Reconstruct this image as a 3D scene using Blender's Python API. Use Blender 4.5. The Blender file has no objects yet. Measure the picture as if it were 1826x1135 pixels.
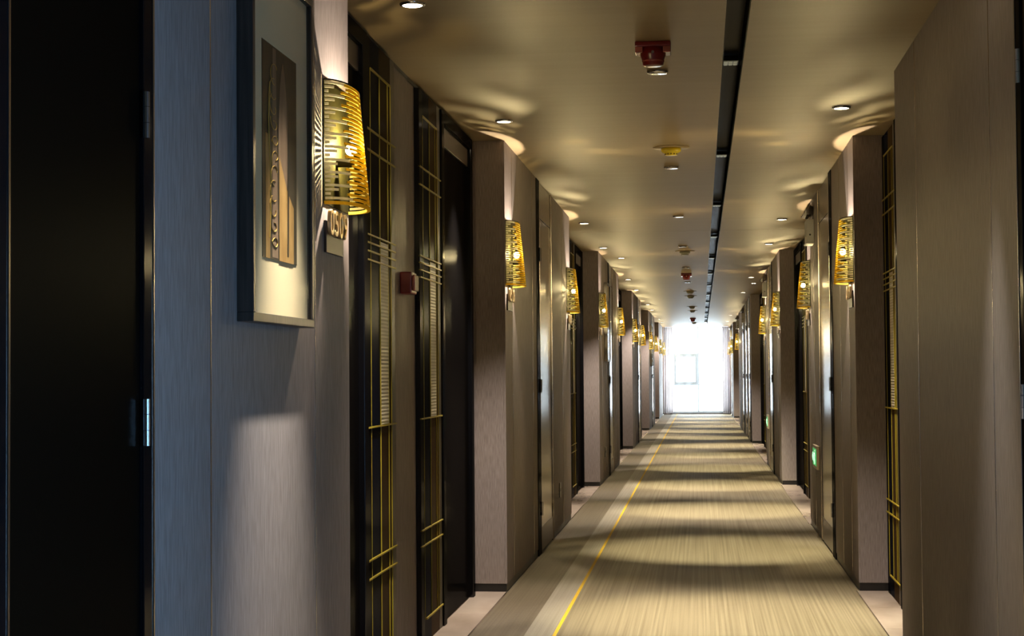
import bpy, bmesh, math, random
from mathutils import Vector, Matrix
random.seed(7)
C = bpy.context.scene.collection
SC = bpy.context.scene
PI = math.pi

# ------------------------------------------------------------------ camera
F = 3000.0
cam_d = bpy.data.cameras.new('camera')
cam = bpy.data.objects.new('camera', cam_d); C.objects.link(cam)
cam_d.sensor_width = 36.0; cam_d.sensor_fit = 'HORIZONTAL'
cam_d.lens = F * 36.0 / 1826.0
cam_d.clip_start = 0.05; cam_d.clip_end = 300
YAW, PITCH, ROLL, CH = 0.1114, 0.0330, -0.0078, 1.2036
cy, sy, cp, sp = math.cos(YAW), math.sin(YAW), math.cos(PITCH), math.sin(PITCH)
fw = Vector((-sy*cp, cy*cp, sp)); rt = Vector((cy, sy, 0)); up = rt.cross(fw)
cr, sr = math.cos(ROLL), math.sin(ROLL)
r2 = rt*cr + up*sr; u2 = -rt*sr + up*cr
m = Matrix(((r2.x, u2.x, -fw.x, 0), (r2.y, u2.y, -fw.y, 0), (r2.z, u2.z, -fw.z, CH), (0, 0, 0, 1)))
cam.matrix_world = m
SC.camera = cam

# ------------------------------------------------------------------ world, exposure
SC.view_settings.view_transform = 'Standard'
SC.view_settings.look = 'None'
SC.view_settings.gamma = 1.0
SC.view_settings.use_curve_mapping = False
SC.view_settings.exposure = 0.0
SC.cycles.use_denoising = True
SC.cycles.max_bounces = 8
SC.cycles.diffuse_bounces = 4
SC.cycles.glossy_bounces = 4
SC.cycles.transparent_max_bounces = 16
SC.cycles.sample_clamp_indirect = 4.0
SC.cycles.sample_clamp_direct = 40.0
SC.cycles.caustics_reflective = False
SC.cycles.caustics_refractive = False
SC.cycles.blur_glossy = 0.5
SKY = 16.0
w = bpy.data.worlds.new('daylight'); SC.world = w; w.use_nodes = True
bgn = w.node_tree.nodes['Background']
bgn.inputs['Color'].default_value = (0.84, 0.92, 1.0, 1)
bgn.inputs['Strength'].default_value = SKY

BULB_W = 66.0        # wall sconce bulb
DOWN_W = 330.0        # ceiling downlight
SLOT_W = 570.0       # spots in the ceiling slot
COOL_W = 260.0       # neutral downlights near the camera
WARM = (1.0, 0.84, 0.66)
YEND = 48.4
YBACK = -3.0

def portal(loc, sx, sz, rz):
    d = bpy.data.lights.new('window_portal', 'AREA'); d.shape = 'RECTANGLE'
    d.size = sx; d.size_y = sz; d.cycles.is_portal = True
    o = bpy.data.objects.new('window_portal', d); C.objects.link(o)
    o.location = loc; o.rotation_euler = (PI/2, 0, rz)
portal((-0.1, YEND+0.12, 1.25), 2.2, 2.6, PI)          # -Z axis of the light points to -Y
portal((0.95, 1.6, .9), 1.6, 1.2, PI/2)          # added, unseen side window for blue fill light, which travels to -X

# ------------------------------------------------------------------ materials
MATS = {}
def mat(name, col, rough=0.5, metal=0.0, coat=0.0, coat_rough=0.1, spec=0.5, emit=None, es=0.0):
    m = bpy.data.materials.new(name); m.use_nodes = True
    b = m.node_tree.nodes['Principled BSDF']
    b.inputs['Base Color'].default_value = (*col, 1)
    b.inputs['Roughness'].default_value = rough
    b.inputs['Metallic'].default_value = metal
    b.inputs['Coat Weight'].default_value = coat
    b.inputs['Coat Roughness'].default_value = coat_rough
    b.inputs['Specular IOR Level'].default_value = spec
    if emit:
        b.inputs['Emission Color'].default_value = (*emit, 1)
        b.inputs['Emission Strength'].default_value = es
    MATS[name] = m
    return m
def grain(m, scale, c1, c2, lo=0.35, hi=0.65, bump=0.0, dist=0.001, detail=4.0, mix_scale=None, rough=None):
    """stretched noise colour and relief in object space"""
    nt = m.node_tree; N = nt.nodes; Lk = nt.links
    b = N['Principled BSDF']
    tc = N.new('ShaderNodeTexCoord'); mp = N.new('ShaderNodeMapping'); mp.inputs['Scale'].default_value = scale
    nz = N.new('ShaderNodeTexNoise'); nz.inputs['Scale'].default_value = 1.0; nz.inputs['Detail'].default_value = detail
    rp = N.new('ShaderNodeValToRGB'); rp.color_ramp.elements[0].position = lo; rp.color_ramp.elements[1].position = hi
    rp.color_ramp.elements[0].color = (*c1, 1); rp.color_ramp.elements[1].color = (*c2, 1)
    Lk.new(tc.outputs['Object'], mp.inputs['Vector']); Lk.new(mp.outputs[0], nz.inputs['Vector'])
    Lk.new(nz.outputs['Fac'], rp.inputs['Fac']); Lk.new(rp.outputs['Color'], b.inputs['Base Color'])
    if bump:
        bp = N.new('ShaderNodeBump'); bp.inputs['Strength'].default_value = bump; bp.inputs['Distance'].default_value = dist
        Lk.new(nz.outputs['Fac'], bp.inputs['Height']); Lk.new(bp.outputs[0], b.inputs['Normal'])
    return m

wallpaper = grain(mat('wallpaper', (.3, .25, .22), .62, spec=.2), (300, 300, 16), (.215, .179, .166), (.322, .274, .257), bump=.3, dist=.0015)
ceil_m = grain(mat('ceiling_paint', (.6, .5, .38), .5, spec=.1), (.5, 14, 1), (.305, .228, .130), (.322, .242, .140), bump=.14, dist=.006, detail=5)
black = mat('black_lacquer', (.006, .006, .008), .16, spec=.5)
blackm = mat('black_matt', (.010, .009, .009), .5)
basem = mat('baseboard_black', (.012, .011, .011), .35)
doorm = grain(mat('bronze_service_door', (.3, .25, .2), .20, metal=.95), (60, 60, 3), (.36, .30, .22), (.48, .41, .32), bump=.05, dist=.001)
neardoor = grain(mat('dark_wood_door', (.015, .009, .007), .55, spec=.12, coat=.12, coat_rough=.3), (60, 60, 3), (.006, .0035, .0022), (.010, .006, .004), bump=.03, dist=.001)
roomdoor = grain(mat('room_door_veneer', (.01, .008, .008), .22), (50, 50, 2), (.006, .005, .005), (.012, .009, .008))
transm = mat('brown_transom', (.06, .045, .038), .4)
gold = mat('gold_inlay', (.34, .26, .012), .5, metal=.0)
brownl = mat('brown_lacquer', (.055, .032, .014), .25)
navyl = mat('navy_lacquer', (.008, .010, .018), .2)
creamg = mat('cream_glass', (.55, .50, .38), .3)
steel = mat('polished_steel', (.75, .74, .72), .18, metal=1)
trimm = mat('trim_metal', (.80, .70, .60), .22, metal=1)
chrome = mat('chrome', (.8, .8, .82), .12, metal=1)
brass = mat('number_brass', (.95, .75, .45), .28, metal=1)
plaquem = mat('plaque_bronze', (.035, .020, .013), .4, metal=.0)
red = mat('red_plastic', (.16, .010, .010), .3)
redclear = mat('red_lens', (.33, .10, .09), .15)
yellowp = mat('yellow_plastic', (.62, .47, .015), .4)
greyp = mat('grey_plastic', (.28, .27, .20), .4)
whitep = mat('white_plastic', (.55, .53, .50), .4)
socketm = mat('socket_dark', (.05, .045, .04), .3)
framew = grain(mat('picture_frame_wood', (.05, .035, .03), .35), (90, 90, 4), (.030, .022, .018), (.065, .048, .038), bump=.1)
matb = mat('mat_board', (.95, .76, .46), .6)
art0 = grain(mat('print_dark', (.07, .05, .04), .5), (30, 25, 5), (.022, .017, .013), (.060, .042, .028))
art1 = grain(mat('print_ochre', (.33, .19, .07), .5), (20, 30, 12), (.34, .18, .05), (.50, .29, .10))
art2 = grain(mat('print_tan', (.28, .17, .1), .5), (20, 30, 5), (.19, .115, .07), (.28, .18, .12))
art3 = mat('print_gold', (.70, .42, .08), .5)
frame_al = mat('window_aluminium', (.52, .58, .62), .4)
yline = grain(mat('carpet_yellow', (.75, .48, .02), .9), (200, 200, 200), (.60, .36, .010), (.85, .55, .03), bump=.3)
marble = grain(mat('marble', (.62, .53, .45), .22), (3.0, 1.5, 1), (.34, .265, .205), (.50, .41, .33), detail=8)
slotm = mat('slot_black', (.012, .011, .010), .25)
housing = mat('spot_housing', (.05, .048, .035), .35, metal=.6)
spotlens = mat('spot_lens', (.2, .2, .15), .3, emit=(1, .95, .6), es=.12)
downlens = mat('downlight_lens', (.9, .9, .9), .3, emit=(1, .84, .62), es=14.0)
coollens = mat('neutral_downlight_lens', (.9, .9, .9), .3, emit=(1, .92, .8), es=14.0)
olive = mat('olive_plate', (.010, .009, .003), .6, spec=.2)
concrete = mat('core_concrete', (.2, .17, .15), .8)
signw = mat('sign_casing', (.55, .45, .36), .35)
signg = mat('sign_green', (.02, .30, .08), .3, emit=(.08, .75, .20), es=.45)
signf = mat('sign_figure', (.6, .9, .7), .3, emit=(.55, 1.0, .65), es=1.0)

def flatgloss(name, col, fac, rough, gcol=(1, 1, 1)):
    m = bpy.data.materials[name]; nt = m.node_tree; N = nt.nodes; Lk = nt.links
    N.remove(N['Principled BSDF']); out = N['Material Output']
    d = N.new('ShaderNodeBsdfDiffuse'); d.inputs['Color'].default_value = (*col, 1)
    g = N.new('ShaderNodeBsdfGlossy'); g.inputs['Roughness'].default_value = rough; g.inputs['Color'].default_value = (*gcol, 1)
    mx = N.new('ShaderNodeMixShader'); mx.inputs[0].default_value = fac
    Lk.new(d.outputs[0], mx.inputs[1]); Lk.new(g.outputs[0], mx.inputs[2]); Lk.new(mx.outputs[0], out.inputs[0])
flatgloss('black_lacquer', (.004, .004, .005), .045, .12)
flatgloss('navy_lacquer', (.006, .0075, .015), .03, .2)
flatgloss('brown_lacquer', (.050, .030, .014), .03, .2)
flatgloss('room_door_veneer', (.004, .0035, .0035), .03, .15)
flatgloss('olive_plate', (.009, .008, .0015), .01, .5)
flatgloss('dark_wood_door', (.0045, .0026, .0014), .012, .35)
flatgloss('slot_black', (.008, .008, .0055), .05, .2)
def carpet_mat(name, c1, c2, c3):
    m = mat(name, c1, .62, spec=.35); nt = m.node_tree; N = nt.nodes; Lk = nt.links; b = N['Principled BSDF']
    tc = N.new('ShaderNodeTexCoord')
    def nz(scale, det=3):
        mp = N.new('ShaderNodeMapping'); mp.inputs['Scale'].default_value = scale
        n = N.new('ShaderNodeTexNoise'); n.inputs['Scale'].default_value = 1; n.inputs['Detail'].default_value = det
        Lk.new(tc.outputs['Object'], mp.inputs['Vector']); Lk.new(mp.outputs[0], n.inputs['Vector']); return n
    a = nz((75, .35, 1), 2)          # long streaks down the corridor
    f = nz((320, 60, 1), 2)          # yarn
    wv = N.new('ShaderNodeTexWave'); wv.bands_direction = 'Y'; wv.inputs['Scale'].default_value = 28.0; wv.inputs['Distortion'].default_value = .6
    Lk.new(tc.outputs['Object'], wv.inputs['Vector'])
    r1 = N.new('ShaderNodeValToRGB'); r1.color_ramp.elements[0].position = .33; r1.color_ramp.elements[1].position = .68
    r1.color_ramp.elements[0].color = (*c1, 1); r1.color_ramp.elements[1].color = (*c2, 1)
    Lk.new(a.outputs['Fac'], r1.inputs['Fac'])
    mx = N.new('ShaderNodeMix'); mx.data_type = 'RGBA'
    mt = N.new('ShaderNodeMath'); mt.operation = 'MULTIPLY'; mt.inputs[1].default_value = .55
    Lk.new(f.outputs['Fac'], mt.inputs[0]); Lk.new(mt.outputs[0], mx.inputs['Factor'])
    Lk.new(r1.outputs['Color'], mx.inputs['A']); mx.inputs['B'].default_value = (*c3, 1)
    Lk.new(mx.outputs['Result'], b.inputs['Base Color'])
    b.inputs['Sheen Weight'].default_value = .35; b.inputs['Sheen Roughness'].default_value = .5; b.inputs['Sheen Tint'].default_value = (.75, .62, .42, 1)
    ad = N.new('ShaderNodeMath'); ad.operation = 'ADD'; Lk.new(f.outputs['Fac'], ad.inputs[0]); Lk.new(wv.outputs['Fac'], ad.inputs[1])
    bp = N.new('ShaderNodeBump'); bp.inputs['Strength'].default_value = .5; bp.inputs['Distance'].default_value = .003
    Lk.new(ad.outputs[0], bp.inputs['Height']); Lk.new(bp.outputs[0], b.inputs['Normal'])
    return m
carpet_a = carpet_mat('carpet_field', (.13, .10, .052), (.31, .255, .155), (.20, .165, .10))
carpet_b = carpet_mat('carpet_border', (.075, .056, .032), (.135, .104, .066), (.10, .076, .048))
carpet_c = carpet_mat('carpet_band', (.25, .22, .16), (.36, .32, .25), (.30, .27, .21))

def ribbed(name, c1, c2, freq, axis):
    m = mat(name, c1, .35); nt = m.node_tree; N = nt.nodes; Lk = nt.links; b = N['Principled BSDF']
    tc = N.new('ShaderNodeTexCoord'); wv = N.new('ShaderNodeTexWave'); wv.bands_direction = axis; wv.inputs['Scale'].default_value = freq
    rp = N.new('ShaderNodeValToRGB'); rp.color_ramp.elements[0].color = (*c1, 1); rp.color_ramp.elements[1].color = (*c2, 1)
    Lk.new(tc.outputs['Object'], wv.inputs['Vector']); Lk.new(wv.outputs['Fac'], rp.inputs['Fac']); Lk.new(rp.outputs[0], b.inputs['Base Color'])
    bp = N.new('ShaderNodeBump'); bp.inputs['Distance'].default_value = .002; Lk.new(wv.outputs['Fac'], bp.inputs['Height']); Lk.new(bp.outputs[0], b.inputs['Normal'])
    return m
creamr = ribbed('cream_fluted_glass', (.42, .37, .26), (.62, .57, .45), 22, 'Z')
ribr = ribbed('ribbed_veneer', (.04, .03, .018), (.11, .085, .05), 40, 'Y')

def mix_trans(name, tint, gloss_rough, fac, kind='Glossy', gcol=(1, 1, 1)):
    m = bpy.data.materials.new(name); m.use_nodes = True; nt = m.node_tree; N = nt.nodes; Lk = nt.links
    N.remove(N['Principled BSDF']); out = N['Material Output']
    t = N.new('ShaderNodeBsdfTransparent'); t.inputs[0].default_value = (*tint, 1)
    if kind == 'Glossy':
        g = N.new('ShaderNodeBsdfGlossy'); g.inputs['Color'].default_value = (*gcol, 1); g.inputs['Roughness'].default_value = gloss_rough
    else:
        g = N.new('ShaderNodeBsdfTranslucent'); g.inputs['Color'].default_value = (*gcol, 1)
    mx = N.new('ShaderNodeMixShader'); mx.inputs[0].default_value = fac
    Lk.new(t.outputs[0], mx.inputs[1]); Lk.new(g.outputs[0], mx.inputs[2]); Lk.new(mx.outputs[0], out.inputs[0])
    MATS[name] = m; return m
shellm = mix_trans('clear_acrylic', (.62, .58, .36), .1, .02)
paneg = mix_trans('window_glass', (.93, .96, .96), .02, .05)
bluefilter = mix_trans('blue_light_filter', (.56, .78, 1.0), .02, .03)  # tint put in to turn the added window's light blue
picglass = mix_trans('picture_glass', (.95, .95, .94), .06, .06)
sheer = mix_trans('sheer_curtain', (.9, .92, .95), .5, .96, 'T', (.80, .75, .75))
sheer2 = mix_trans('thin_sheer', (.97, .98, .99), .5, .07, 'T', (.85, .87, .9))
# amber rods: diffuse + translucent + sheen of clear plastic
def amber_mat(name, ct, cd):
    m = bpy.data.materials.new(name); m.use_nodes = True; nt = m.node_tree; N = nt.nodes; Lk = nt.links
    N.remove(N['Principled BSDF']); out = N['Material Output']
    t = N.new('ShaderNodeBsdfTranslucent'); t.inputs[0].default_value = (*ct, 1)
    d = N.new('ShaderNodeBsdfDiffuse'); d.inputs[0].default_value = (*cd, 1)
    g = N.new('ShaderNodeBsdfGlossy'); g.inputs['Roughness'].default_value = .15
    m1 = N.new('ShaderNodeMixShader'); m1.inputs[0].default_value = .15
    m2 = N.new('ShaderNodeMixShader'); m2.inputs[0].default_value = .08
    Lk.new(t.outputs[0], m1.inputs[1]); Lk.new(d.outputs[0], m1.inputs[2]); Lk.new(m1.outputs[0], m2.inputs[1]); Lk.new(g.outputs[0], m2.inputs[2])
    Lk.new(m2.outputs[0], out.inputs[0]); return m
amber = amber_mat('amber_acrylic', (1.0, .74, .09), (.9, .68, .10))
frost = amber_mat('frosted_acrylic', (1.0, .96, .84), (.95, .90, .78))
def bulb_mat():
    m = bpy.data.materials.new('bulb_glow'); m.use_nodes = True; nt = m.node_tree; N = nt.nodes; Lk = nt.links
    N.remove(N['Principled BSDF']); out = N['Material Output']
    t = N.new('ShaderNodeBsdfTransparent'); e = N.new('ShaderNodeEmission'); e.inputs[0].default_value = (1, .86, .62, 1); e.inputs[1].default_value = 60
    a = N.new('ShaderNodeAddShader'); Lk.new(t.outputs[0], a.inputs[0]); Lk.new(e.outputs[0], a.inputs[1]); Lk.new(a.outputs[0], out.inputs[0])
    m.cycles.emission_sampling = 'NONE'; return m
bulbm = bulb_mat()

# ------------------------------------------------------------------ helpers
def bx(bm, x0, x1, y0, y1, z0, z1, bev=0.0):
    r = bmesh.ops.create_cube(bm, size=1.0)
    vs = r['verts']
    for v in vs:
        v.co = Vector(((x0+x1)/2 + v.co.x*(x1-x0), (y0+y1)/2 + v.co.y*(y1-y0), (z0+z1)/2 + v.co.z*(z1-z0)))
    if bev > 0:
        es = list({e for v in vs for e in v.link_edges})
        bmesh.ops.bevel(bm, geom=es, offset=bev, segments=2, affect='EDGES', profile=.6)
def cyl(bm, c, r1, r2, h, seg=24, mtx=None, caps=True):
    M = Matrix.Translation(c) @ (mtx if mtx else Matrix())
    bmesh.ops.create_cone(bm, cap_ends=caps, segments=seg, radius1=r1, radius2=r2, depth=h, matrix=M)
def lathe(bm, prof, seg=28, mtx=None):
    rings = []
    for r, z in prof:
        ring = []
        for k in range(seg):
            a = 2*PI*k/seg
            v = Vector((r*math.cos(a), r*math.sin(a), z))
            ring.append(bm.verts.new(mtx @ v if mtx else v))
        rings.append(ring)
    for a, b in zip(rings, rings[1:]):
        for k in range(seg):
            bm.faces.new((a[k], a[(k+1) % seg], b[(k+1) % seg], b[k]))
    if prof[0][0] > 1e-4: bm.faces.new(list(reversed(rings[0])))
    if prof[-1][0] > 1e-4: bm.faces.new(rings[-1])
def tube(bm, pts, r, seg=6):
    rings = []
    for i, p in enumerate(pts):
        p = Vector(p); a = Vector(pts[max(i-1, 0)]); b = Vector(pts[min(i+1, len(pts)-1)])
        d = (b-a).normalized(); n = d.cross(Vector((1, 0, 0)))
        if n.length < .1: n = d.cross(Vector((0, 0, 1)))
        n.normalize(); q = d.cross(n)
        rings.append([bm.verts.new(p + (n*math.cos(2*PI*k/seg) + q*math.sin(2*PI*k/seg))*r) for k in range(seg)])
    for a, b in zip(rings, rings[1:]):
        for k in range(seg): bm.faces.new((a[k], a[(k+1) % seg], b[(k+1) % seg], b[k]))
    bm.faces.new(list(reversed(rings[0]))); bm.faces.new(rings[-1])
def obj(name, bm, material, parent=None, smooth=False):
    bmesh.ops.recalc_face_normals(bm, faces=bm.faces[:])
    me = bpy.data.meshes.new(name); bm.to_mesh(me); bm.free()
    me.materials.append(material)
    if smooth:
        for p in me.polygons: p.use_smooth = True
    o = bpy.data.objects.new(name, me); C.objects.link(o)
    if parent: o.parent = parent
    return o
def box(name, material, parent, x0, x1, y0, y1, z0, z1, bev=0.0):
    bm = bmesh.new(); bx(bm, x0, x1, y0, y1, z0, z1, bev); return obj(name, bm, material, parent)
def struct(o): o['kind'] = 'structure'; return o
def sempty(name, loc=(0, 0, 0)):
    o = bpy.data.objects.new(name, None); C.objects.link(o); o.location = loc; o['kind'] = 'structure'; return o
def tag(o, label, cat, group=None):
    o['label'] = label; o['category'] = cat
    if group: o['group'] = group
    return o
def thing(name, label, cat, loc=(0, 0, 0), rz=0, group=None):
    o = bpy.data.objects.new(name, None); C.objects.link(o); o.location = loc; o.rotation_euler = (0, 0, rz)
    return tag(o, label, cat, group)
def dup(root, loc, rz, label, group=None):
    r = root.copy(); C.objects.link(r); r.location = loc; r.rotation_euler = (0, 0, rz); r['label'] = label
    if group: r['group'] = group
    for ch in list(root.children):
        c = ch.copy(); C.objects.link(c); c.parent = r
        for g in list(ch.children):
            d = g.copy(); C.objects.link(d); d.parent = c
    return r
ORD = ['first', 'second', 'third', 'fourth', 'fifth', 'sixth', 'seventh', 'eighth', 'ninth', 'tenth', 'eleventh', 'twelfth', 'thirteenth', 'fourteenth', 'fifteenth', 'sixteenth']

# ------------------------------------------------------------------ layout
H = 2.5
XL, XR = -1.072, 0.846          # faces of the wall blocks
AL, AR = -1.255, 1.02           # faces of the recessed alcoves
PT = 0.012                      # thickness of the wall panels
left_blocks = [(YBACK, 5.08), (9.25, 13.90), (17.88, 22.30), (26.65, 30.65), (35.15, 39.65), (43.70, YEND)]
right_blocks = [(YBACK, 7.38), (9.39, 13.45), (18.10, 22.28), (28.50, 37.85), (44.30, YEND)]
# service doors set flush in the blocks: (y0, y1, hinge at far edge)
left_service = [(2.30, 3.20, True), (11.04, 12.18, False), (19.70, 20.75, False), (28.9, 30.0, False), (37.2, 38.3, False)]
right_service = [(3.52, 4.57, True), (10.93, 12.17, False), (19.95, 21.15, False), (29.1, 30.3, False), (31.0, 32.2, False), (33.3, 34.5, False), (46.0, 47.1, False)]
left_seams = {0: [3.61, 4.62], 1: [9.61, 10.78, 13.10], 2: [18.45, 19.3, 21.5], 3: [27.6], 4: [36.3], 5: [45.5]}
right_seams = {0: [5.015, 6.70], 1: [9.75, 10.35, 12.75, 13.2], 2: [18.8, 21.6], 3: [35.4, 36.7], 4: [45.2]}

# ---- floor
floor = struct(box('floor', concrete, None, -1.6, 1.4, YBACK, YEND+.1, -.20, -.012))
CL, CR = -1.03, 0.832
box('carpet_border', carpet_b, floor, XL, -.82, YBACK, YEND, -.012, .0)
box('carpet_band', carpet_c, floor, -.82, -.69, YBACK, YEND, -.012, .0)
box('carpet_stripe', yline, floor, -.69, -.673, YBACK, YEND, -.012, .001)
box('carpet_field', carpet_a, floor, -.673, CR, YBACK, YEND, -.012, .0)
for (a, b) in right_blocks: box('carpet_edge', carpet_a, floor, CR, XR, a, b, -.012, .0)
def tiles(x0, x1, a, b):
    n = max(1, round((b-a)/.8)); L = (b-a)/n
    for k in range(n):
        box('tile', marble, floor, x0, x1, a+k*L+.0015, a+(k+1)*L-.0015, -.012, .002, .001)
for i in range(len(left_blocks)-1): tiles(XL+.001, -1.30, left_blocks[i][1], left_blocks[i+1][0]) if False else tiles(-1.30, XL-.001, left_blocks[i][1], left_blocks[i+1][0])
for i in range(len(right_blocks)-1): tiles(CR+.001, 1.06, right_blocks[i][1], right_blocks[i+1][0])
for i in range(len(left_blocks)-1):    # narrow metal edge between carpet and marble
    box('edge_strip', trimm, floor, XL-.004, XL+.004, left_blocks[i][1], left_blocks[i+1][0], -.01, .004)
for i in range(len(right_blocks)-1):
    box('edge_strip', trimm, floor, CR-.003, CR+.003, right_blocks[i][1], right_blocks[i+1][0], -.01, .004)

# ---- ceiling with a recessed slot
SX0, SX1 = .105, .191
ceil = struct(box('ceiling', concrete, None, -1.6, 1.4, YBACK, YEND+.1, H+.13, H+.25))
cuts = [YBACK, 3.0, 15.5, 33.5, YEND]
for k in range(4):
    a, b = cuts[k]+.003, cuts[k+1]-.003
    box('ceiling_panel', ceil_m, ceil, -1.6, SX0, a, b, H, H+.13)
    box('ceiling_panel', ceil_m, ceil, SX1, 1.4, a, b, H, H+.13)
box('slot_channel', slotm, ceil, SX0, SX1, YBACK, YEND, H+.11, H+.128)
box('slot_side', slotm, ceil, SX0, SX0+.004, YBACK, YEND, H+.001, H+.11)
box('slot_side', slotm, ceil, SX1-.004, SX1, YBACK, YEND, H+.001, H+.11)

# ---- side walls
def wall(side, xf, xa, blocks, service, seams):
    s = -1 if side == 'left' else 1
    bm = bmesh.new()
    def b2(x0, x1, *r): bx(bm, min(x0, x1), max(x0, x1), *r)
    b2(xa+s*PT, s*1.6 if s < 0 else 1.4, YBACK, YEND, 0, H)
    if s > 0:      # leave the opening of the added fill-light window
        bm.free(); bm = bmesh.new()
        for r in ((YBACK, .8, 0, H), (2.4, YEND, 0, H), (.8, 2.4, 0, .3), (.8, 2.4, 1.5, H)): b2(xa+s*PT, 1.4, *r)
    for i, (a, b) in enumerate(blocks):
        cutd = [v for v in service if a < v[0] < b]
        segs = []; y = a+PT if i else a
        for v in cutd: segs.append((y, v[0])); y = v[1]
        segs.append((y, b-PT if i < len(blocks)-1 else b))
        for (p, q) in segs:
            if s > 0 and p < 1.5 < q:
                for r in ((p, .8, 0, H), (2.4, q, 0, H), (.8, 2.4, 0, .3), (.8, 2.4, 1.5, H)): b2(xf+s*PT, xa+s*(PT+.001), *r)
            else: b2(xf+s*PT, xa+s*(PT+.001), p, q, 0, H)
    core = struct(obj('wall_'+side, bm, concrete))
    def pan(name, m, x0, x1, y0, y1, z0, z1, bev=.0015):
        return box(name, m, core, min(x0, x1), max(x0, x1), y0, y1, z0, z1, bev)
    for i, (a, b) in enumerate(blocks):
        cutd = [v for v in service if a < v[0] < b]
        stops = sorted([a] + seams.get(i, []) + [b] + [u for v in cutd for u in v[:2]])
        for p, q in zip(stops, stops[1:]):
            if any(abs(p-v[0]) < 1e-6 for v in cutd): continue
            g0 = .0 if p in (a,) or any(abs(p-v[1]) < 1e-6 for v in cutd) else .004
            g1 = .0 if q in (b,) or any(abs(q-v[0]) < 1e-6 for v in cutd) else .004
            if s > 0 and p < 1.5 < q:
                for r in ((p, .8, .045, H), (2.4, q, .045, H), (.8, 2.4, .045, .3), (.8, 2.4, 1.5, H)): pan('wall_panel', wallpaper, xf, xf+s*PT, *r)
                continue
            pan('wall_panel', wallpaper, xf, xf+s*PT, p+g0, q-g1, .045, H)
        for t in seams.get(i, []):
            pan('seam_trim', trimm, xf-s*.001, xf+s*(PT+.001), t-.004, t+.004, .045, H, .0022)
        if i: pan('end_panel', wallpaper, xf+s*PT, xa+s*PT, a, a+PT, .045, H)
        if i < len(blocks)-1: pan('end_panel', wallpaper, xf+s*PT, xa+s*PT, b-PT, b, .045, H)
        # black skirting
        bmb = bmesh.new()
        ys = [a] + [u for v in cutd for u in v[:2]] + [b]
        for k in range(0, len(ys), 2):
            bx(bmb, min(xf+s*.004, xa), max(xf+s*.004, xa), ys[k]+(.004 if k == 0 and i else 0), ys[k+1]-(.004 if k == len(ys)-2 and i < len(blocks)-1 else 0), 0, .045)
        bs = struct(obj('baseboard_'+side, bmb, basem))
    return core, pan
wl, panL = wall('left', XL, AL, left_blocks, left_service, left_seams)
wr, panR = wall('right', XR, AR, right_blocks, right_service, right_seams)

# ---- doors
DN = [0]
def nextdoor():
    DN[0] += 1; return sempty('door_%d' % DN[0])
def service_door(s, xf, y0, y1, far):
    """flush leaf in a thin black frame, transom of the same veneer, steel hinges"""
    d = nextdoor(); fr = .055; g = .008
    def b(name, m, xa_, xb, *r, par=d, bev=.002): return box(name, m, par, min(xa_, xb), max(xa_, xb), *r, bev)
    if far: fa, fb = .02, fr
    else: fa, fb = .18, .05
    if y1-y0 > 1.0 and far: fa, fb = (.10, .06) if s > 0 else (.06, .10)
    if y0 < 2.4: fa = .205
    fo = xf - s*.006
    b('frame_post', black, fo, xf+s*.05, y0, y0+fa, 0, H-.002)
    b('frame_post', black, fo, xf+s*.05, y1-fb, y1, 0, H-.002)
    b('backing', blackm, xf+s*.045, xf+s*.06, y0+fa, y1-fb, 0, H-.002)
    dm_ = neardoor if (s < 0 and y0 < 3) else doorm
    lf = b('door_leaf', dm_, xf+s*.002, xf+s*.042, y0+fa+.004, y1-fb-.004, .012, 2.25)
    b('kick_plate', steel_dark, xf-s*.001, xf+s*.001, y0+fa+.006, y1-fb-.006, .014, .17, par=lf, bev=0)
    b('transom', dm_, xf+s*.002, xf+s*.042, y0+fa+.004, y1-fb-.004, 2.256, H-.002)
    hy = (y1-fb) if far else (y0+fa)
    for hz in (.30, 1.115, 1.71, 2.15) if s < 0 and y0 < 3 else (.30, 1.12, 2.0):
        bm = bmesh.new()
        for k, (h0, h1) in enumerate(((-.045, -.016), (-.015, .015), (.016, .045))):
            cyl(bm, Vector((fo-s*.004, hy, hz+(h0+h1)/2)), .0075, .0075, h1-h0, 12)
        obj('hinge', bm, steel, d)
    # thin brass edge line on the frame
    e0, e1 = (y0+fa if y0 < 2.4 else y0, y1) if far else (y0+fa, y1-fb)
    b('edge_trim', trimm, fo-s*.002, fo+s*.006, e0-.004, e0+.003, 0, H-.002, bev=.001)
    b('edge_trim', trimm, fo-s*.002, fo+s*.006, e1-.003, e1+.004, 0, H-.002, bev=.001)
steel_dark = mat('bronze_kick_plate', (.12, .09, .07), .3, metal=.8)
def room_door(s, xa, y0, y1):
    """black framed room door at the back of an alcove"""
    d = nextdoor()
    def b(name, m, xa_, xb, *r, bev=.003): return box(name, m, d, min(xa_, xb), max(xa_, xb), *r, bev)
    b('frame_post', black, xa-s*.03, xa+s*.01, y0, y0+.07, .002, H-.02)
    b('frame_post', black, xa-s*.03, xa+s*.01, y1-.07, y1, .002, H-.02)
    b('frame_head', black, xa-s*.03, xa+s*.01, y0+.07, y1-.07, 2.42, H-.02)
    b('transom', transm, xa-s*.012, xa+s*.01, y0+.07, y1-.07, 2.325, 2.42)
    b('door_leaf', roomdoor, xa-s*.008, xa+s*.01, y0+.075, y1-.075, .008, 2.318)

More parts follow.
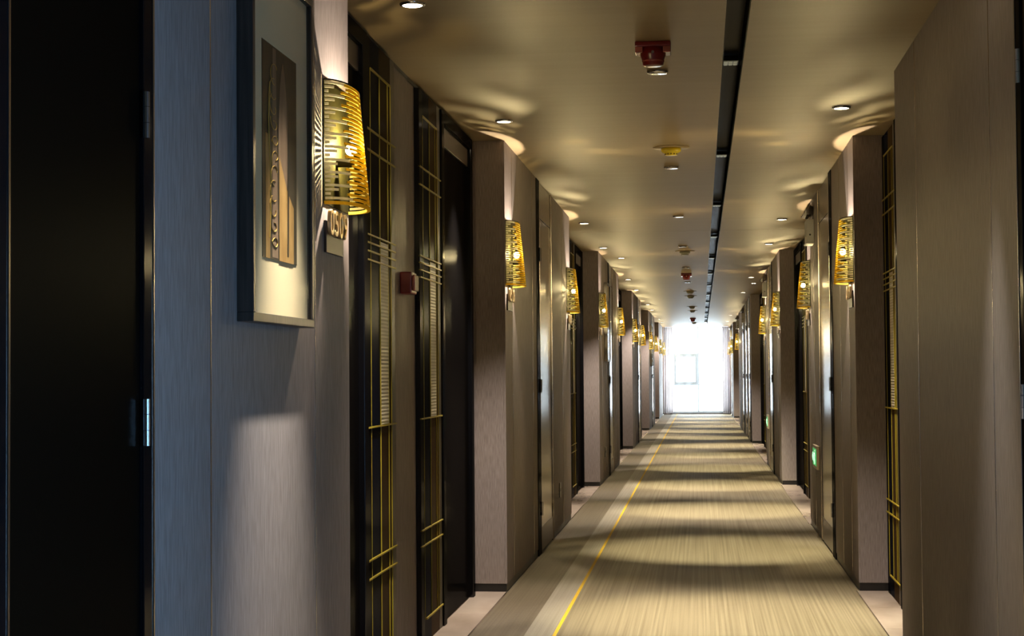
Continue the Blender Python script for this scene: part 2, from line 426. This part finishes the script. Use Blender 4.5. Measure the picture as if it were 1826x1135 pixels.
def deco_panel(s, xa, y0, flip, label):
    """lacquered panel, 0.60 m wide, gold inlay lines and a cream fluted strip"""
    t = thing('lacquered_panel', label, 'wall panel', (xa, y0, 0), 0, 'lacquered panels in the alcoves')
    def Y(v): return (.60-v) if flip else v
    def b(name, m, d0, d1, a, c, z0, z1, bev=0.0):
        p, q = sorted((Y(a), Y(c))); x0, x1 = sorted((-s*d0, -s*d1)); return box(name, m, t, x0, x1, p, q, z0, z1, bev)
    Z1 = H-.02
    b('edge_board', black, 0, .022, 0, .09, .002, Z1)
    b('navy_board', navyl, 0, .020, .09, .28, .002, Z1)
    b('brown_board', brownl, 0, .020, .28, .51, .002, 1.01)
    b('brown_board', brownl, 0, .020, .28, .51, 1.72, Z1)
    b('brown_board', brownl, 0, .020, .45, .51, 1.01, 1.72)
    b('glass_strip', creamr, 0, .022, .28, .45, 1.01, 1.72)
    b('ribbed_board', ribr, 0, .021, .51, .60, .002, Z1)
    for y in (.09, .28, .45, .51):
        b('gold_line', gold, .018, .0235, y-.0014, y+.0014, .108, 2.365)
    b('gold_line', gold, .018, .025, .09, .51, 2.361, 2.369)
    for z in (2.13, 2.05, 1.73, 1.70, 1.668, 1.635, 1.005, .51, .44):
        b('gold_bar', gold, .018, .027, .0, .60, z-.003, z+.003)
    b('gold_bar', gold, .018, .027, .13, .60, .104, .112, .001)
    return t

for (a, b, f) in left_service: service_door(-1, XL, a, b, f)
for (a, b, f) in right_service: service_door(1, XR, a, b, f)
pn = 0
for i in range(len(left_blocks)-1):
    a, b = left_blocks[i][1], left_blocks[i+1][0]
    c = b - 1.35; e = a + 1.07      # symmetrical: door, panel, wall, panel, door
    k = (b-a-.0)/4.17
    yA0, yA1 = a+.02, a+1.07*k
    yB0, yB1 = b-1.30*k+.03*k, b-.18
    p1 = yA1; p2 = yB0-.62
    room_door(-1, AL, yA0, yA1); room_door(-1, AL, yB0, yB1)
    deco_panel(-1, AL, p1, False, 'black and brown lacquered panel with gold lines, nearer one in the %s left alcove' % ORD[i])
    deco_panel(-1, AL, p2, False, 'black and brown lacquered panel with gold lines, farther one in the %s left alcove' % ORD[i])
    if p2-(p1+.60) > .05: panL('alcove_panel', wallpaper, AL, AL-PT, p1+.605, p2-.005, .045, H)
    panL('alcove_panel', wallpaper, AL, AL-PT, yB1, b, .045, H)
    panL('alcove_trim', blackm, AL+.004, AL-PT, a, b, H-.018, H-.001, 0)
    panL('skirting', basem, AL+.002, AL-PT, p1+.605, p2-.005, .003, .045, 0); panL('skirting', basem, AL+.002, AL-PT, yB1, b, .003, .045, 0)
for i in range(len(right_blocks)-1):
    a, b = right_blocks[i][1], right_blocks[i+1][0]
    if i == 0:
        room_door(1, AR, 7.50, 8.70)
        deco_panel(1, AR, 8.74, True, 'lacquered panel with gold lines beside the nearest right pillar')
    else:
        room_door(1, AR, a+.05, a+1.25); room_door(1, AR, b-1.36, b-.12)
        deco_panel(1, AR, b-1.98, True, 'lacquered panel with gold lines beyond the middle of the %s right alcove' % ORD[i])
        deco_panel(1, AR, a+1.27, True, 'lacquered panel with gold lines before the middle of the %s right alcove' % ORD[i])
        panR('alcove_panel', wallpaper, AR, AR+PT, a+1.88, b-1.99, .045, H)
    panR('alcove_trim', blackm, AR-.004, AR+PT, a, b, H-.018, H-.001, 0)

# ---- end wall with the window
def ring(bm, x0, x1, z0, z1, y0, y1, t):
    bx(bm, x0, x1, y0, y1, z0, z0+t); bx(bm, x0, x1, y0, y1, z1-t, z1)
    bx(bm, x0, x0+t, y0, y1, z0+t, z1-t); bx(bm, x1-t, x1, y0, y1, z0+t, z1-t)
bm = bmesh.new()
bx(bm, -1.6, -1.02, YEND, YEND+.2, 0, H+.1); bx(bm, .80, 1.4, YEND, YEND+.2, 0, H+.1); bx(bm, -1.02, .80, YEND, YEND+.2, -.01, .05)
struct(obj('wall_end', bm, wallpaper))
win = sempty('window_1')
bm = bmesh.new(); ring(bm, -1.02, .80, .05, H, YEND+.04, YEND+.09, .035); obj('window_frame', bm, frame_al, win)
box('mullion', frame_al, win, -.09, -.05, YEND+.04, YEND+.09, .085, H-.035)
box('mullion', frame_al, win, .64, .67, YEND+.04, YEND+.09, .085, H-.035)
box('transom_bar', frame_al, win, -.985, .765, YEND+.041, YEND+.089, .83, .86)
box('transom_bar', frame_al, win, -.985, .765, YEND+.041, YEND+.089, 1.71, 1.74)
bm = bmesh.new(); ring(bm, -.76, -.09, .86, 1.71, YEND+.02, YEND+.06, .065); sash = obj('sash', bm, frame_al, win)
box('pane', paneg, sash, -.715, -.135, YEND+.038, YEND+.044, .905, 1.665)
for (x0, x1) in ((-.985, -.09), (-.05, .64), (.67, .765)):
    for (z0, z1) in ((.085, .83), (.86, 1.71), (1.74, H-.035)):
        if x0 < -.9 and .85 < z0 < 1: continue
        box('pane', paneg, win, x0, x1, YEND+.062, YEND+.068, z0, z1)
def curtain(x0, x1, label, dy=0, m=None):
    bm = bmesh.new(); n = 60; vs = []
    for k in range(n+1):
        u = k/n; x = x0+(x1-x0)*u; y = YEND-.09+dy*.8+.030*math.sin(u*PI*11)+.01*math.sin(u*PI*27)
        vs.append((bm.verts.new((x, y, .02)), bm.verts.new((x, y, H-.005))))
    for a, b in zip(vs, vs[1:]): bm.faces.new((a[0], b[0], b[1], a[1]))
    o = obj('sheer_curtain', bm, m or sheer, None, True)
    md = o.modifiers.new('thick', 'SOLIDIFY'); md.thickness = .0015
    tag(o, label, 'curtain')
curtain(-.80, .64, 'thin sheer curtain drawn across the bright end window', .05, sheer2)
curtain(-1.05, -.79, 'sheer white curtain gathered at left of the end window')
curtain(.62, .82, 'sheer white curtain gathered at right of the end window')
# ---- back end, behind the camera: plain wall, then the added side window
bm = bmesh.new()
bx(bm, -1.6, 1.4, YBACK-.2, YBACK, 0, H+.1)
struct(obj('wall_back', bm, wallpaper))
added_win = sempty('added_window_2')      # invented, unseen window in the right wall, throws blue light on the left wall
WY0, WY1, WZ0, WZ1 = .8, 2.4, .3, 1.5
for nm, r in (('window_frame', (WY0, WY1, WZ0, WZ0+.04)), ('window_frame', (WY0, WY1, WZ1-.04, WZ1)), ('window_frame', (WY0, WY0+.04, WZ0+.04, WZ1-.04)),
              ('window_frame', (WY1-.04, WY1, WZ0+.04, WZ1-.04)), ('mullion', (1.58, 1.62, WZ0+.04, WZ1-.04))):
    box(nm, frame_al, added_win, XR+.02, XR+.07, *r)
box('pane', bluefilter, added_win, XR+.042, XR+.048, WY0+.04, 1.58, WZ0+.04, WZ1-.04)
box('pane', bluefilter, added_win, XR+.042, XR+.048, 1.62, WY1-.04, WZ0+.04, WZ1-.04)

# ------------------------------------------------------------------ sconces
SZ = 1.877
def shade_b(z):   # depth of the shade from the wall at height z (relative)
    u = (z+.18)/.36; return .089 + (.054-.089)*u
SA = .168
def arc_bar(bm, z0, z1, t0, t1, off=.0, th=.005):
    n = max(2, int((t1-t0)/9)); rings = []
    for k in range(n+1):
        a = math.radians(t0+(t1-t0)*k/n); r = []
        for (z, o) in ((z0, off), (z1, off), (z1, off+th), (z0, off+th)):
            b = shade_b(z)+o
            r.append(bm.verts.new((.003 + b*math.sin(a), -(SA+o)*math.cos(a), z)))
        rings.append(r)
    for p, q in zip(rings, rings[1:]):
        for k in range(4): bm.faces.new((p[k], p[(k+1) % 4], q[(k+1) % 4], q[k]))
    bm.faces.new(rings[0][::-1]); bm.faces.new(rings[-1])
ROWS = 28
PAT = [((2, 50), (53, 108), (112, 178)), ((2, 12), (42, 96), (100, 142), (168, 178)), ((2, 26), (56, 86), (90, 124), (154, 178))]; BH = .0070
def bulb_light(root, power):
    d = bpy.data.lights.new('bulb_light', 'POINT'); d.energy = power; d.color = WARM; d.shadow_soft_size = .006
    o = bpy.data.objects.new('bulb_light', d); C.objects.link(o); o.parent = root; o.location = (.046, 0, -.005)
def make_sconce(label, single):
    t = thing('wall_sconce', label, 'wall lamp', (0, 0, 0), 0, 'amber sconces along the corridor')
    box('back_plate', olive, t, 0, .003, -.172, .172, -.18, .18)
    bm = bmesh.new(); n = 28; vs = []
    for k in range(n+1):
        a = PI*k/n
        vs.append([bm.verts.new((.003+shade_b(z)*math.sin(a), -SA*math.cos(a), z)) for z in (-.18, .18)])
    for p, q in zip(vs, vs[1:]): bm.faces.new((p[0], q[0], q[1], p[1]))
    obj('shade', bm, shellm, t, True)
    if single:
        for r in range(ROWS):
            z = -.168 + r*.0124
            for (a, b) in PAT[r % 3]:
                edge = a < 3 or b > 177
                bm = bmesh.new(); arc_bar(bm, z, z+BH, a, b, .001); obj('frosted_bar' if edge else 'amber_bar', bm, frost if edge else amber, t)
    else:
        for nm, mt_, want in (('amber_bars', amber, False), ('frosted_bars', frost, True)):
            bm = bmesh.new()
            for r in range(ROWS):
                z = -.168 + r*.0124
                for (a, b) in PAT[r % 3]:
                    if (a < 3 or b > 177) == want: arc_bar(bm, z, z+BH, a, b, .001)
            o = obj(nm, bm, mt_, t); o['kind'] = 'stuff'
    bm = bmesh.new(); arc_bar(bm, -.182, -.173, 0, 180, -.004, .010); obj('bottom_rim', bm, amber, t)
    bm = bmesh.new(); arc_bar(bm, .177, .181, 0, 180, -.001, .004); obj('top_rim', bm, olive, t)
    bm = bmesh.new(); bx(bm, .003, .055, -.012, .012, -.055, -.035, .003); obj('lamp_holder', bm, olive, t)
    bm = bmesh.new(); bmesh.ops.create_uvsphere(bm, u_segments=12, v_segments=10, radius=.017, matrix=Matrix.Translation((.046, 0, -.005))); obj('bulb', bm, bulbm, t, True)
    return t
ls = [4.90, 9.435, 13.72, 18.07, 22.11, 26.84, 30.46, 35.34, 39.46, 43.89, 47.9]
rs = [9.58, 13.26, 18.29, 22.08, 37.65, 44.5, 47.9]
s1 = make_sconce('nearest amber slatted wall sconce, beside the framed picture on the left', True)
s1.location = (XL, ls[0], SZ); bulb_light(s1, BULB_W)
s2 = make_sconce('amber slatted sconce at the near edge of the first left pillar', False)
s2.location = (XL, ls[1], SZ)
sconces = [s2]
for i, y in enumerate(ls[2:]):
    sconces.append(dup(s2, (XL, y, SZ), 0, '%s amber slatted sconce from the camera along the left wall' % ORD[i+2]))
for i, y in enumerate(rs):
    sconces.append(dup(s2, (XR, y, SZ), PI, '%s amber slatted sconce from the camera along the right wall' % ORD[i]))
for s in sconces: bulb_light(s, BULB_W)

# ---- room number plaques under the sconces
def digits_mesh(txt, size):
    cu = bpy.data.curves.new('digits', 'FONT'); cu.body = txt; cu.size = size; cu.extrude = .004; cu.bevel_depth = .0012; cu.align_x = 'CENTER'; cu.space_character = 1.18
    o = bpy.data.objects.new('digits', cu); me = bpy.data.meshes.new_from_object(o)
    bpy.data.objects.remove(o); return me
dm = digits_mesh('0509', .105); dm.materials.append(brass)
def make_plaque(label):
    t = thing('room_number_plaque', label, 'sign', (0, 0, 0), 0, 'room number plaques under the sconces')
    box('plate', plaquem, t, 0, .008, -.115, .115, -.05, .042, .001)
    o = bpy.data.objects.new('digits', dm); C.objects.link(o); o.parent = t
    # text plane: x -> along +Y, y -> Z, normal -> +X
    o.matrix_local = Matrix(((0, 0, 1, .016), (1, 0, 0, 0), (0, 1, 0, .002), (0, 0, 0, 1)))
    bm = bmesh.new()
    for k in range(4): cyl(bm, Vector((.010, -.078+.052*k, .02)), .003, .003, .010, 8, Matrix.Rotation(PI/2, 4, 'Y'))
    obj('stand_off', bm, steel, t)
    return t
PZ = 1.607
pq = make_plaque('dark bronze room number plaque under the nearest left sconce'); pq.location = (XL, 4.85, PZ)
for i, y in enumerate(ls[1:6]):
    dup(pq, (XL, y, PZ), 0, 'dark room number plaque under the %s left sconce' % ORD[i+1])
for i, y in enumerate(rs[:4]):
    dup(pq, (XR, y, PZ), PI, 'dark room number plaque under the %s right sconce' % ORD[i])

# ------------------------------------------------------------------ framed pictures
def make_picture(label):
    t = thing('framed_picture', label, 'picture', (0, 0, 0), 0)       # local origin: wall, centre
    W, HH, D = .31, .445, .040
    bm = bmesh.new(); T = .022
    bx(bm, 0, D, -W, W, -HH, -HH+T, .002); bx(bm, 0, D, -W, W, HH-T, HH, .002)
    bx(bm, 0, D, -W, -W+T, -HH+T, HH-T, .002); bx(bm, 0, D, W-T, W, -HH+T, HH-T, .002)
    obj('frame', bm, framew, t)
    box('mat_board', matb, t, .002, .026, -W+T, W-T, -HH+T, HH-T)
    pr = box('print', art0, t, .026, .0275, -.18, .165, -.285, .245)
    def poly(name, pts, m, d):
        bm = bmesh.new(); f = bm.faces.new([bm.verts.new((.0275+d, y, z)) for y, z in pts])
        r = bmesh.ops.extrude_face_region(bm, geom=[f])
        for v in [g for g in r['geom'] if isinstance(g, bmesh.types.BMVert)]: v.co.x += .0004
        return obj(name, bm, m, pr)
    poly('tan_band', [(-.09, -.28), (-.03, -.28), (-.05, .24), (-.08, .24)], art2, 0)
    leaf = [(.02+.052*math.sin(PI*k/16)**.7*(1), .22-.42*k/16) for k in range(17)] + [(.02-.045*math.sin(PI*(16-k)/16)**.7, .22-.42*(16-k)/16) for k in range(1, 16)]
    poly('tall_leaf', leaf, art2, .0002)
    poly('lower_wedge', [(-.02, -.285), (.13, -.285), (.13, -.14), (.06, -.10), (-.02, -.02)], art1, .0006)
    poly('side_bar', [(-.15, -.285), (-.11, -.285), (-.11, .02), (-.15, .02)], art1, .0001)
    poly('dark_fold', [(.06, -.27), (.075, -.27), (.085, .10), (.07, .12)], blackm, .0010)
    bm = bmesh.new()
    for k in range(11):      # ornamental loops
        z0 = .19-k*.042
        pts = []
        for j in range(13):
            a = 2*PI*j/12*.8+k
            pts.append((.0288, -.075+.030*math.cos(a)-.01*math.sin(k), z0+.018*math.sin(a)-.002*j))
        tube(bm, pts, .0009, 4)
    tube(bm, [(.0288, -.115-.01*math.sin(j*.6), .15-j*.035) for j in range(12)], .0015, 4)
    o = obj('ornament_lines', bm, art3, pr); o['kind'] = 'stuff'
    box('glass_pane', picglass, t, D-.007, D-.005, -W+T, W-T, -HH+T, HH-T)
    return t
pic = make_picture('brown framed picture of an ochre abstract print on the near left wall'); pic.location = (XL, 4.13, 1.775)
dup(pic, (XL, 19.15, 1.775), 0, 'brown framed picture behind the fourth sconce on the left wall')
dup(pic, (XL, 36.6, 1.775), 0, 'brown framed picture far down the left wall')

# ------------------------------------------------------------------ ceiling fittings
def spot(parent, loc, power, ang, blend, col, rad, rot=(0, 0, 0)):
    d = bpy.data.lights.new('lamp_light', 'SPOT'); d.energy = power; d.spot_size = math.radians(ang); d.spot_blend = blend; d.color = col; d.shadow_soft_size = rad
    o = bpy.data.objects.new('lamp_light', d); C.objects.link(o); o.parent = parent; o.location = loc; o.rotation_euler = rot
def make_down(label, lens, group='downlights along both sides of the ceiling'):
    t = thing('downlight', label, 'ceiling light', (0, 0, 0), 0, group)
    bm = bmesh.new(); lathe(bm, [(.036, .0), (.046, .0), (.046, -.004), (.041, -.010), (.036, -.010), (.036, 0)][0:5], 32); 
    bm.free()
    bm = bmesh.new()
    prof = [(.034, -.001), (.046, -.001), (.047, -.004), (.043, -.010), (.036, -.011), (.034, -.009)]
    rings = []
    for r, z in prof + prof[:1]:
        pass
    seg = 32; R = [[bm.verts.new((r*math.cos(2*PI*k/seg), r*math.sin(2*PI*k/seg), z)) for k in range(seg)] for r, z in prof]
    for i in range(len(R)):
        a, b = R[i], R[(i+1) % len(R)]
        for k in range(seg): bm.faces.new((a[k], a[(k+1) % seg], b[(k+1) % seg], b[k]))
    obj('rim', bm, chrome, t, True)
    bm = bmesh.new(); cyl(bm, Vector((0, 0, -.0075)), .034, .034, .006, 28); obj('lens', bm, lens, t)
    return t
DL = [5.757, 8.505, 14.44, 17.31, 23.3, 26.3, 32.0, 34.8, 40.8, 43.5]
DR = [8.336, 14.40, 17.15, 23.19, 27.6, 38.6, 43.4]
d0 = make_down('round warm downlight at the top edge of the view', downlens)
d0.location = (-.985, DL[0], H)
downs = [d0]
for i, y in enumerate(DL[1:]): downs.append(dup(d0, (-.985, y, H), 0, '%s warm downlight from the camera on the left of the ceiling' % ORD[i+1]))
for i, y in enumerate(DR): downs.append(dup(d0, (.70, y, H), 0, '%s warm downlight from the camera on the right of the ceiling' % ORD[i]))
for d in downs: spot(d, (0, 0, -.03), DOWN_W, 68, .8, (1, .88, .76), .015)
c0 = make_down('neutral downlight near the framed picture, just above the view', coollens, 'neutral downlights near the camera')
c0.location = (-.84, 4.15, H)
c1 = dup(c0, (.58, 4.95, H), 0, 'neutral downlight by the near right wall, just above the view')
for d, pw in ((c0, COOL_W*2.5), (c1, COOL_W*.7)): spot(d, (0, 0, -.03), pw, 38, 1.0, (1, .96, .86), .015)
# tiny twin spots in the second alcoves
def make_pin(label):
    t = thing('pin_spot', label, 'ceiling light', (0, 0, 0), 0)
    box('bezel', chrome, t, -.035, .035, -.035, .035, -.006, -.0005, .002)
    for k in (-1, 1): box('pin_lens', downlens, t, k*.016-.010, k*.016+.010, -.012, .012, -.008, -.005)
    return t
p0 = make_pin('tiny square pin light on the ceiling above the far left picture'); p0.location = (-.875, 18.97, H)
dup(p0, (.834-.05, 24.8, H), 0, 'tiny square pin light on the ceiling at the right')

def make_slot(label):
    t = thing('slot_spotlight', label, 'spotlight', (0, 0, 0), 0, 'small spotlights in the black ceiling slot')
    box('housing', housing, t, -.036, .036, -.055, .055, -.004, .02, .003)
    for k in range(3):
        for j in range(2):
            box('lamp_cell', spotlens, t, -.030+k*.021, -.013+k*.021, -.045+j*.048, -.006+j*.048, -.008, -.003, .001)
    return t
SLOT = [4.28+3.243*k for k in range(14)]
q0 = make_slot('nearest small grille spotlight in the black ceiling slot'); q0.location = ((SX0+SX1)/2, SLOT[1], H+.085)
slots = [q0]
for i, y in enumerate(SLOT[2:]): slots.append(dup(q0, ((SX0+SX1)/2, y, H+.085), 0, '%s grille spotlight along the black ceiling slot' % ORD[i+1]))
for s in slots: spot(s, (0, .0, -.02), SLOT_W, 44, .7, (1, .91, .64), .02, (math.radians(15.5), 0, 0))

# ---- alarm sounder, smoke detectors, sprinkler covers
def red_sounder(y, label):
    t = thing('alarm_sounder', label, 'alarm', (-.172, y, H))
    box('base', red, t, -.070, .070, -.045, .045, -.022, 0, .006)
    for k in (-1, 1): box('side_grille', redclear, t, k*.054-.015, k*.054+.015, -.043, .043, -.045, -.021, .003)
    bm = bmesh.new(); lathe(bm, [(.050, -.022), (.050, -.052), (.044, -.066), (.040, -.088), (.034, -.092)], 32); obj('body', bm, red, t, True)
    bm = bmesh.new(); cyl(bm, Vector((0, -.051, -.045)), .006, .006, .004, 12, Matrix.Rotation(PI/2, 4, 'X')); obj('indicator', bm, chrome, t)
    bm = bmesh.new(); lathe(bm, [(.0415, -.070), (.044, -.072), (.044, -.076), (.0405, -.078)], 32); obj('lens_ring', bm, redclear, t, True)
red_sounder(6.60, 'dark red alarm sounder hanging from the ceiling, nearest')
red_sounder(22.1, 'small red alarm sounder farther along the ceiling')
red_sounder(40.5, 'red alarm sounder near the far end of the ceiling')
def detector(y, m, label):
    t = thing('smoke_detector', label, 'smoke detector', (-.155, y, H), 0)
    bm = bmesh.new(); lathe(bm, [(.105, -.0005), (.104, -.004), (.06, -.006)], 32); obj('mounting_plate', bm, ceil_m, t, True)
    bm = bmesh.new(); lathe(bm, [(.056, -.006), (.057, -.020), (.052, -.028), (.036, -.036), (.034, -.046), (.0, -.047)], 32); obj('body', bm, m, t, True)
    bm = bmesh.new()
    for k in range(12):
        a = 2*PI*k/12; cyl(bm, Vector((.035*math.cos(a), .035*math.sin(a), -.041)), .003, .003, .008, 6)
    obj('vent_ribs', bm, blackm, t)
detector(9.70, yellowp, 'yellow smoke detector on a thin pale plate, nearest')
for y, lb in ((18.07, 'second smoke detector along the ceiling, dull yellow'), (27.0, 'third smoke detector along the ceiling'), (28.7, 'fourth smoke detector along the ceiling'), (33.4, 'fifth smoke detector along the ceiling'), (35.5, 'sixth smoke detector along the ceiling'), (44.0, 'farthest smoke detector on the ceiling')):
    detector(y, greyp, lb)
bm = bmesh.new(); lathe(bm, [(.046, -.0005), (.047, -.006), (.043, -.011), (.0, -.012)], 32)
sp = obj('cover_plate', bm, chrome, None, True); sp['x'] = 0
spm = sp.data; bpy.data.objects.remove(sp)
for i, y in enumerate((7.22, 10.62, 13.97, 17.34, 20.88, 24.26)):
    o = bpy.data.objects.new('sprinkler_cover', spm); C.objects.link(o); o.location = (-.17, y, H)
    tag(o, '%s round chrome sprinkler cover from the camera on the ceiling' % ORD[i], 'sprinkler', 'chrome sprinkler covers')

# ---- wall fittings
t = thing('strobe_alarm', 'small dark red strobe box on the wall between the first left lacquered panels', 'alarm', (AL, 7.045, 1.59))
box('casing', red, t, 0, .050, -.065, .065, -.046, .046, .006)
box('strobe_lens', redclear, t, .050, .062, -.05, .05, -.034, .034, .005)
def socket(y, lb):
    t = thing('wall_socket', lb, 'socket', (XL, y, .32))
    box('plate', socketm, t, 0, .008, -.06, .06, -.055, .055, .002)
    for k in (-1, 0, 1): box('slot', blackm, t, .0078, .0088, k*.022-.003, k*.022+.003, -.012, .012)
socket(12.74, 'dark wall socket low on the first left pillar block'); socket(18.85, 'dark wall socket low on the second left block')
def exit_sign(y, z, lb):
    t = thing('exit_sign', lb, 'sign', (XR, y, z), PI)
    box('casing', signw, t, 0, .022, -.22, .22, -.085, .085, .003)
    f = box('green_face', signg, t, .022, .0235, -.185, .185, -.062, .062)
    bm = bmesh.new()      # running figure and arrow
    def seg2(a, b, r): tube(bm, [(.0242, *a), (.0242, *b)], r, 6)
    cyl(bm, Vector((.0240, .045, .042)), .011, .011, .002, 14, Matrix.Rotation(PI/2, 4, 'Y'))
    seg2((.035, .028), (.015, -.008), .008); seg2((.035, .024), (.065, .012), .005); seg2((.03, .02), (.0, .022), .005)
    seg2((.015, -.008), (.045, -.020), .006); seg2((.045, -.020), (.040, -.05), .006); seg2((.015, -.008), (-.005, -.03), .006); seg2((-.005, -.03), (-.035, -.032), .006)
    seg2((-.16, 0), (-.07, 0), .006); seg2((-.16, 0), (-.125, .028), .006); seg2((-.16, 0), (-.125, -.028), .006)
    obj('running_figure', bm, signf, f)
exit_sign(12.55, .575, 'green lit exit sign low on the right wall, nearer one')
exit_sign(21.4, .575, 'green lit exit sign low on the right wall, farther one')
def emergency(y, lb):
    t = thing('emergency_light', lb, 'emergency light', (XR, y, 2.16), PI)
    box('battery_box', whitep, t, 0, .055, -.12, .12, 0, .17, .004)
    box('bottom_flange', whitep, t, 0, .062, -.125, .125, -.012, 0, .003)
    bm = bmesh.new(); cyl(bm, Vector((.056, .05, .05)), .007, .007, .003, 12, Matrix.Rotation(PI/2, 4, 'Y')); obj('test_button', bm, blackm, t)
    bm = bmesh.new(); cyl(bm, Vector((.03, .1205, .055)), .007, .007, .003, 12, Matrix.Rotation(PI/2, 4, 'X')); obj('test_button', bm, blackm, t)
    for k in (-1, 1):
        M = Matrix.Translation((.04, k*.07, .235)) @ Matrix.Rotation(math.radians(62), 4, 'Y')
        bm = bmesh.new(); lathe(bm, [(.020, -.045), (.046, -.02), (.052, .015), (.052, .024), (.046, .024)], 24, M); h = obj('lamp_head', bm, chrome, t, True)
        bm = bmesh.new(); cyl(bm, Vector((.03, k*.07, .185)), .008, .008, .04, 10); obj('bracket', bm, chrome, t)
emergency(12.72, 'twin head emergency light above the nearest right exit sign')
emergency(21.6, 'twin head emergency light above the farther right exit sign')
emergency(32.75, 'twin head emergency light past the third right alcove')
emergency(37.4, 'twin head emergency light at the end of the long dark right block')
emergency(45.6, 'twin head emergency light nearest the end window')
